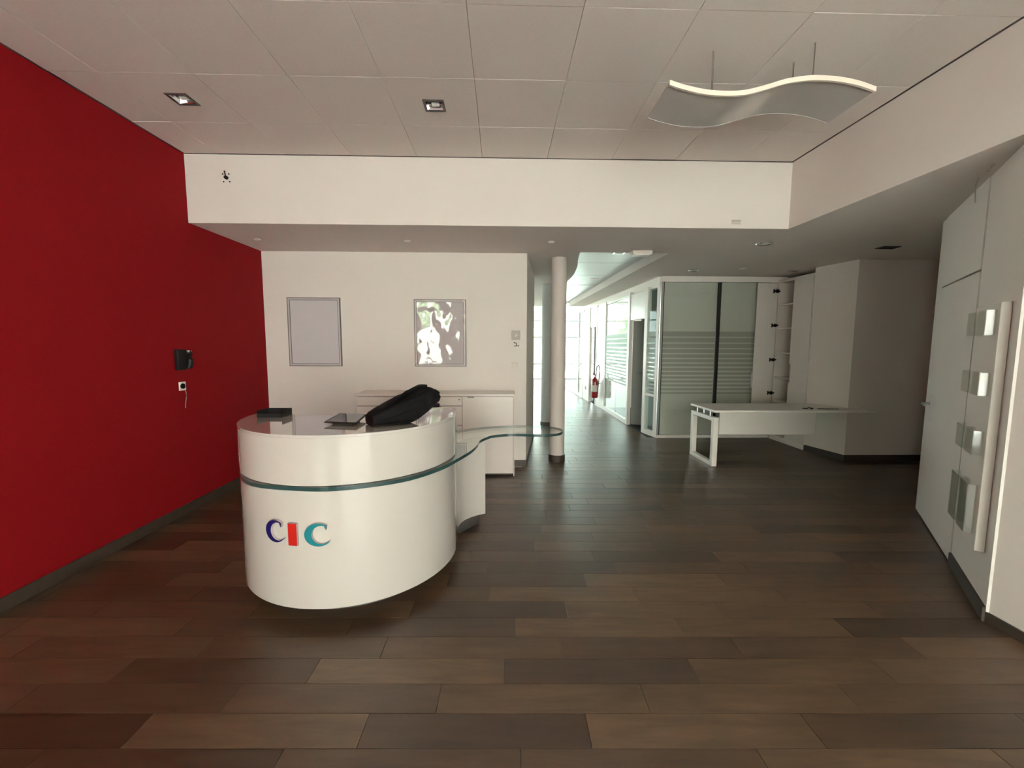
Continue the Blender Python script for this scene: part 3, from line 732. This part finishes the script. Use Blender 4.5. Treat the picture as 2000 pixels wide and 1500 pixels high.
# ------------------------------------------------------------------ columns
def column(x, y, r, m, label, top=S):
    t = thing('column', label, 'column', (x, y, 0))
    bm = bmesh.new(); lathe(bm, [(r, .0), (r, top)], x, y, 40); obj('shaft', bm, m, t, smooth=True)
    bm = bmesh.new(); lathe(bm, [(r+.012, 0), (r+.012, .085), (r+.001, .09)], x, y, 40); obj('skirting', bm, M['base'], t, smooth=True)
column(.742, 5.49, .099, M['colm'], 'slim round white column with dark skirting at the end of the back wall')
column(.872, 7.90, .118, M['coldark'], 'grey round column standing behind the slim white column')
column(-.75, 11.2, .13, M['colm'], 'round column in the far hall behind the back wall')
column(-2.6, 14.2, .13, M['colm'], 'round column near the side windows of the far hall', 3.4)

# ------------------------------------------------------------------ pictures and small wall fittings
def frame(x0, x1, z0, z1, m, label, sheet):
    t = thing('picture_frame', label, 'picture frame', ((x0+x1)/2, Y2, z0), 'poster frames on the back wall')
    y = Y2 - .022; wd = .030
    def ring(bm, a, b, y0, y1):
        bx(bm, x0+a, x1-a, y0, y1, z1-b, z1-a); bx(bm, x0+a, x1-a, y0, y1, z0+a, z0+b); bx(bm, x0+a, x0+b, y0, y1, z0+b, z1-b); bx(bm, x1-b, x1-a, y0, y1, z0+b, z1-b)
    bm = bmesh.new(); ring(bm, 0, .009, y-.002, Y2); obj('outer_edge', bm, M['pewter'], t)
    bm = bmesh.new(); ring(bm, .009, .026, y, Y2-.004); obj('frame', bm, M['alum'], t)
    bm = bmesh.new(); ring(bm, .026, .033, y+.004, Y2-.004); obj('inner_edge', bm, M['pewter'], t)
    obj(sheet, B((x0+.033, x1-.033, Y2-.014, Y2-.010, z0+.033, z1-.033)), m, t)
frame(-2.610, -1.972, 1.282, 2.115, M['poster'], 'empty silver snap frame on the back wall near the red wall', 'backing_sheet')
f2 = frame(-1.076, -.441, 1.280, 2.102, M['mirror'], 'silver frame with a wavy reflective sheet, above the credenza', 'reflective_sheet')

t = thing('thermostat', 'square grey thermostat box at the right end of the back wall', 'thermostat', (.175, Y2, 1.6))
obj('housing', B((.124, .228, Y2-.035, Y2, 1.612, 1.725)), M['grey'], t, bevel=.004)
bm = bmesh.new(); lathe(bm, [(.020, 0), (.020, .010), (.014, .013)], 0, 0, 20)
bmesh.ops.rotate(bm, cent=(0,0,0), matrix=Matrix.Rotation(PI/2, 3, 'X'), verts=bm.verts[:]); bmesh.ops.translate(bm, vec=(.178, Y2-.035, 1.667), verts=bm.verts[:])
obj('dial', bm, M['ivory'], t, smooth=True)
t = thing('wall_sign', 'small white square sign with dark marks below the thermostat', 'sign', (.178, Y2, 1.52))
obj('plate', B((.132, .226, Y2-.006, Y2, 1.518, 1.596)), M['ivory'], t, bevel=.001)
obj('symbol', B((.150, .168, Y2-.008, Y2-.006, 1.570, 1.583), (.168, .186, Y2-.008, Y2-.006, 1.568, 1.577), (.178, .188, Y2-.008, Y2-.006, 1.540, 1.568), (.152, .192, Y2-.008, Y2-.006, 1.532, 1.540), (.198, .214, Y2-.008, Y2-.006, 1.532, 1.546)), M['black'], t)
t = thing('light_switch', 'pale square wall switch low on the right end of the back wall', 'switch', (.165, Y2, 1.26))
obj('plate', B((.125, .205, Y2-.009, Y2, 1.258, 1.335)), M['ivory'], t, bevel=.003)
obj('rocker', B((.140, .190, Y2-.013, Y2-.009, 1.272, 1.321)), M['ivory'], t, bevel=.002)
# vent plate and drill holes on the bulkhead
t = thing('vent_plate', 'small grey louvred plate at the right of the white bulkhead', 'vent', (2.23, Y1, 2.70))
obj('plate', B((2.185, 2.275, Y1-.008, Y1, 2.703, 2.747)), M['ivory'], t)
for z in (2.712, 2.724, 2.736): obj('slat', B((2.188, 2.272, Y1-.012, Y1-.008, z-.002, z+.003)), M['grey'], t)
t = thing('camera_mount', 'black cable stub and four screw holes left high on the bulkhead', 'bracket', (-2.53, Y1, 3.06))
for x, z in ((-2.558, 3.101), (-2.503, 3.102), (-2.553, 3.033), (-2.498, 3.034)):
    bm = bmesh.new(); tube(bm, [(x, Y1, z), (x, Y1-.003, z)], .007, 10); obj('screw_hole', bm, M['black'], t)
bm = bmesh.new(); tube(bm, [(-2.524, Y1+.0, 3.068), (-2.524, Y1-.02, 3.068)], .016, 12); obj('cable_plug', bm, M['black'], t, smooth=True)
bm = bmesh.new(); tube(bm, [(-2.524, Y1-.016, 3.078), (-2.527, Y1-.018, 3.10), (-2.536, Y1-.012, 3.122), (-2.536, Y1-.001, 3.126)], .0055, 8); obj('cable_stub', bm, M['black'], t, smooth=True)
# on the red wall
t = thing('wall_telephone', 'black wall telephone mounted on the red wall', 'telephone', (XL, 3.85, 1.31))
obj('body', B((XL, XL+.035, 3.765, 3.862, 1.315, 1.50)), M['black'], t, bevel=.006)
bm = bmesh.new(); tube(bm, [(XL+.040, 3.885, 1.482), (XL+.055, 3.885, 1.46), (XL+.058, 3.885, 1.41), (XL+.052, 3.885, 1.36), (XL+.038, 3.885, 1.335)], .021, 10)
obj('handset', bm, M['black'], t, smooth=True)
obj('cradle', B((XL, XL+.03, 3.862, 3.905, 1.325, 1.49)), M['black'], t, bevel=.004)
obj('earpiece', B((XL+.036, XL+.060, 3.866, 3.905, 1.470, 1.492)), M['grey'], t, bevel=.006)
t = thing('wall_socket', 'white wall socket with a black plug on the red wall below the telephone', 'socket', (XL, 3.83, 1.13))
obj('plate', B((XL, XL+.010, 3.793, 3.868, 1.130, 1.208)), M['lampw'], t, bevel=.003)
bm = bmesh.new(); tube(bm, [(XL+.010, 3.824, 1.170), (XL+.020, 3.824, 1.170)], .024, 16); obj('plug', bm, M['black'], t, smooth=True)
bm = bmesh.new(); tube(bm, [(XL+.010, 3.853, 1.135), (XL+.012, 3.862, 1.10), (XL+.010, 3.862, 1.06), (XL+.006, 3.853, 1.00), (XL+.004, 3.852, .965)], .0028, 6); obj('loose_wire', bm, M['grey'], t)

# brochure rack on the slanted wall
rk = thing('brochure_rack', 'white wall panel with clear acrylic brochure pockets beside the slanted door', 'rack', (2.92, 2.42, .35))
D = (Vector(DE) - Vector(DF)).normalized(); NR = Vector((D.y, -D.x)); NR = NR if NR.dot(Vector((-1, .6))) > 0 else -NR
A0 = Vector(DF) + D*.115
def rbox(bm, s0, s1, n0, n1, z0, z1):
    p = [A0 + D*s0 + NR*n0, A0 + D*s1 + NR*n0, A0 + D*s1 + NR*n1, A0 + D*s0 + NR*n1]
    prism(bm, [(q.x, q.y) for q in p], z0, z1)
bm = bmesh.new(); rbox(bm, 0, .46, .002, .045, .36, 1.80); obj('back_board', bm, M['pale'], rk, bevel=.004)
for z0, z1 in ((1.62, 1.76), (1.27, 1.40), (.92, 1.06), (.45, .74)):
    for s0 in (.045, .25):
        bm = bmesh.new(); s1 = s0 + .165
        rbox(bm, s0, s1, .085, .089, z0, z1); rbox(bm, s0, s0+.003, .045, .085, z0, z1); rbox(bm, s1-.003, s1, .045, .085, z0, z1); rbox(bm, s0, s1, .045, .089, z0-.004, z0)
        obj('acrylic_pocket', bm, M['acryl'], rk)
# loose ceiling wires above the slanted door
bm = bmesh.new(); tube(bm, [(3.16, 2.80, S), (3.13, 2.79, S-.05), (3.12, 2.78, S-.10), (3.15, 2.80, S-.16)], .004, 6)
tag(obj('loose_wire', bm, M['grey']), 'longer thin wire dangling from the ceiling above the slanted door', 'wire')
bm = bmesh.new(); tube(bm, [(3.02, 2.60, S), (2.99, 2.61, S-.04), (2.97, 2.57, S-.02), (2.93, 2.55, S-.06)], .005, 6)
tag(obj('loose_wire', bm, M['grey']), 'short bent wire stub at the ceiling edge right of the slanted door', 'wire')

# ------------------------------------------------------------------ fire extinguisher
ex = thing('fire_extinguisher', 'red fire extinguisher hanging on the white corridor panel', 'fire extinguisher', (2.33, 10.40, .25))
ex_x, ex_y = wallx(10.25)-.125, 10.25
bm = bmesh.new(); lathe(bm, [(.0, .24), (.07, .245), (.084, .27), (.084, .64), (.07, .70), (.035, .735), (.025, .76)], ex_x, ex_y, 24); obj('cylinder', bm, M['ext'], ex, smooth=True)
bm = bmesh.new(); lathe(bm, [(.028, .76), (.028, .80), (.018, .82)], ex_x, ex_y, 16); obj('valve', bm, M['steel'], ex, smooth=True)
bm = bmesh.new(); tube(bm, [(ex_x, ex_y, .81), (ex_x-.10, ex_y-.02, .85)], .012); tube(bm, [(ex_x, ex_y, .825), (ex_x-.09, ex_y-.02, .89)], .010); obj('squeeze_grip', bm, M['ext'], ex, smooth=True)
bm = bmesh.new(); tube(bm, [(ex_x+.02 + .0, ex_y-.02, .80), (ex_x+.02, ex_y-.05, .90), (ex_x+.03, ex_y-.08, 1.02), (ex_x+.05, ex_y-.14, 1.06), (ex_x+.07, ex_y-.19, 1.0), (ex_x+.07, ex_y-.20, .86), (ex_x+.06, ex_y-.17, .70), (ex_x+.05, ex_y-.13, .50), (ex_x+.05, ex_y-.13, .36)], .011); obj('hose', bm, M['rubber'], ex, smooth=True)
bm = bmesh.new(); tube(bm, [(ex_x, ex_y, .60), (ex_x+.118, ex_y, .60)], .012); obj('bracket', bm, M['steel'], ex)
bm = bmesh.new(); lathe(bm, [(.0855, .40), (.0855, .56)], ex_x, ex_y, 24, close=False); obj('paper_label', bm, M['ivory'], ex, smooth=True)
g = obj('equipment_plate', seg_box(9.66, 9.80, .30, .78, .03, -.034), M['grey']); tag(g, 'flat grey plate on the glass beside the fire extinguisher', 'plate')
t = thing('wall_socket', 'small white socket low on the far corridor panel', 'socket', (wallx(11.7), 11.7, .25))
obj('plate', seg_box(11.66, 11.76, .30, .40, .012, -.008), M['ivory'], t)
obj('socket_face', seg_box(11.68, 11.74, .32, .38, .004, -.011), M['grey'], t)

# ------------------------------------------------------------------ ceiling fittings
def square_light(x, y, label):
    t = thing('square_ceiling_light', label, 'ceiling light', (x, y, H), 'square recessed lights in the tiled ceiling')
    q, f_ = .075, .057
    bm = bmesh.new()
    for b in ((x-q, x-f_, y-q, y+q), (x+f_, x+q, y-q, y+q), (x-f_, x+f_, y-q, y-f_), (x-f_, x+f_, y+f_, y+q)): bx(bm, *b, H-.004, H+.006)
    obj('frame', bm, M['dframe'], t)
    bm = bmesh.new(); a = [bm.verts.new((x+sx*f_, y+sy*f_, H)) for sx, sy in ((-1,-1),(1,-1),(1,1),(-1,1))]; b = [bm.verts.new((x+sx*f_*.72, y+sy*f_*.72, H+.05)) for sx, sy in ((-1,-1),(1,-1),(1,1),(-1,1))]
    for i in range(4): bm.faces.new([a[i], a[(i+1) % 4], b[(i+1) % 4], b[i]])
    bm.faces.new(b); obj('reflector', bm, M['chrome'], t)
    bm = bmesh.new(); tube(bm, [(x-.02, y, H+.015), (x+.035, y, H+.015)], .010, 10); tube(bm, [(x-.02, y+.02, H+.015), (x+.035, y+.02, H+.015)], .010, 10); obj('lamp', bm, M['lampw'], t, smooth=True)
square_light(*lights_at[0], 'square recessed ceiling light nearest the red wall')
square_light(*lights_at[1], 'square recessed ceiling light in the middle of the tiled ceiling')
def spot(x, y, r, label, z=S, m='lampw'):
    t = thing('round_downlight', label, 'downlight', (x, y, z), 'round downlights')
    bm = bmesh.new(); lathe(bm, [(r*.72, z-.002), (r*.80, z-.008), (r, z-.005), (r+.002, z)], x, y, 28, close=False); obj('trim_ring', bm, M['chrome'] if m == 'chrome' else M['lampw'], t, smooth=True)
    bm = bmesh.new(); lathe(bm, [(r*.72, z-.003), (r*.45, z-.0015), (.0001, z-.001)], x, y, 28, close=False); obj('reflector', bm, M[m] if m != 'chrome' else M['chrome'], t, smooth=True)
spot(-2.611, 4.64, .035, 'small white downlight in the soffit nearest the red wall')
spot(-1.021, 4.645, .035, 'small white downlight in the soffit above the back wall frames')
spot(.537, 4.63, .035, 'small white downlight in the soffit just before the slim column')
spot(2.885, 4.64, .085, 'chrome downlight under the corner of the right bulkhead', m='chrome')
spot(2.862, 6.282, .075, 'chrome downlight above the left half of the striped partition', m='chrome')
spot(3.484, 6.087, .045, 'small white downlight above the middle of the striped partition')
spot(4.35, 6.25, .08, 'chrome downlight above the open storage cabinet', m='chrome')
spot(1.765, 8.0, .095, 'round downlight in the metal corridor ceiling', 2.795, 'lampw')
t = thing('ceiling_vent', 'dark slotted vent in the shadowed ceiling of the right recess', 'vent', (4.37, 4.74, S))
obj('frame', B((4.27, 4.47, 4.68, 4.80, S-.008, S)), M['dframe'], t, bevel=.002)
for k in range(5): obj('slat', B((4.28, 4.46, 4.692+k*.021, 4.700+k*.021, S-.012, S-.008)), M['dark'], t)
t = thing('emergency_light', 'pale box-shaped emergency light under the ceiling at the corridor mouth', 'emergency light', (1.655, 5.05, S))
obj('housing', B((1.54, 1.78, 5.0, 5.10, S-.045, S)), M['ivory'], t, bevel=.008)
obj('diffuser', B((1.56, 1.76, 4.995, 5.105, S-.052, S-.040)), M['lampw'], t, bevel=.004)
t = thing('square_downlight', 'square metal downlight in the corridor ceiling beside the emergency light', 'downlight', (1.62, 5.62, 2.795))
obj('frame', B((1.50, 1.66, 5.62, 5.78, 2.785, 2.795)), M['chrome'], t, bevel=.002)
obj('lamp', B((1.53, 1.63, 5.65, 5.75, 2.780, 2.785)), M['lampw'], t)

# wave shaped pendant panel
WV = [(0.923, 2.994), (1.004, 2.971), (1.119, 2.949), (1.233, 2.942), (1.346, 2.949), (1.459, 2.977), (1.573, 3.011), (1.685, 3.029), (1.762, 3.033), (1.878, 3.027), (1.993, 3.007), (2.086, 2.979)]
def spline(P, n=5):
    out = []
    for i in range(len(P)-1):
        p0 = Vector(P[max(i-1, 0)]); p1 = Vector(P[i]); p2 = Vector(P[i+1]); p3 = Vector(P[min(i+2, len(P)-1)])
        for j in range(n):
            t = j/n; q = .5*((2*p1) + (p2-p0)*t + (2*p0-5*p1+4*p2-p3)*t*t + (-p0+3*p1-3*p2+p3)*t**3); out.append((q.x, q.y))
    return out + [P[-1]]
wv = thing('wave_pendant', 'wave shaped satin panel with a cream front edge hanging from the ceiling', 'pendant', (1.5, 2.62, 3.0))
PTS = spline(WV)
def sheet(name, y0, y1, dz0, dz1, m, seg=False):
    bm = bmesh.new(); rows = []
    for x, z in PTS:
        rows.append([bm.verts.new(p) for p in ((x, y0, z+dz0), (x, y1, z+dz0), (x, y1, z+dz1), (x, y0, z+dz1))])
    for a, b in zip(rows, rows[1:]):
        for k in range(4): bm.faces.new([a[k], a[(k+1) % 4], b[(k+1) % 4], b[k]])
    bm.faces.new(rows[0][::-1]); bm.faces.new(rows[-1])
    obj(name, bm, m, wv, smooth=True)
sheet('wave_panel', 2.432, 2.77, -.004, .004, M['wave'])
sheet('edge_strip', 2.418, 2.432, -.013, .013, M['cream'])
sheet('edge_strip', 2.77, 2.776, -.006, .006, M['wave'])
for x, y in ((1.245, 2.597), (1.788, 2.51), (1.783, 2.679)):
    z = min(PTS, key=lambda p: abs(p[0]-x))[1]
    bm = bmesh.new(); tube(bm, [(x, y, z), (x, y, H)], .0055 if x < 1.5 else .0035, 8); obj('hanging_rod', bm, M['pewter'], wv, smooth=True)

# ------------------------------------------------------------------ outdoors beyond the far facades
def tree(x, y, h, r, m, label):
    t = thing('tree', label, 'tree', (x, y, -.1), 'trees outside the far windows')
    bm = bmesh.new(); lathe(bm, [(.14, -.1), (.10, h*.5), (.05, h*.8)], x, y, 8); obj('trunk', bm, M['bark'], t, smooth=True)
    bm = bmesh.new()
    for k in range(26):
        a, e, q = random.uniform(0, 2*PI), random.uniform(-.6, 1), random.uniform(.3, 1)
        c = Vector((x + r*q*math.cos(a), y + r*q*math.sin(a), h*.68 + e*h*.30))
        res = bmesh.ops.create_icosphere(bm, subdivisions=2, radius=r*random.uniform(.28, .5), matrix=Matrix.Translation(c))
        for v in res['verts']: v.co += (v.co - c)*random.uniform(-.25, .3)
    obj('crown', bm, m, t)
tree(1.4, 33, 3.6, 1.6, M['leafy'], 'yellow green tree outside the end windows, seen between the columns')
tree(5.4, 38, 4.2, 2.2, M['leafg'], 'green tree outside the end windows, right of the others')
tree(-9.0, 45, 4.5, 2.0, M['leafg'], 'green tree outside the end windows, left of the others')
tree(-12, 14, 4.5, 2.0, M['leafg'], 'green tree outside the side windows of the far hall')
tree(-5.2, -9.0, 4.6, 1.9, M['leafg'], 'green street tree outside the front window, mirrored in the wavy sheet')
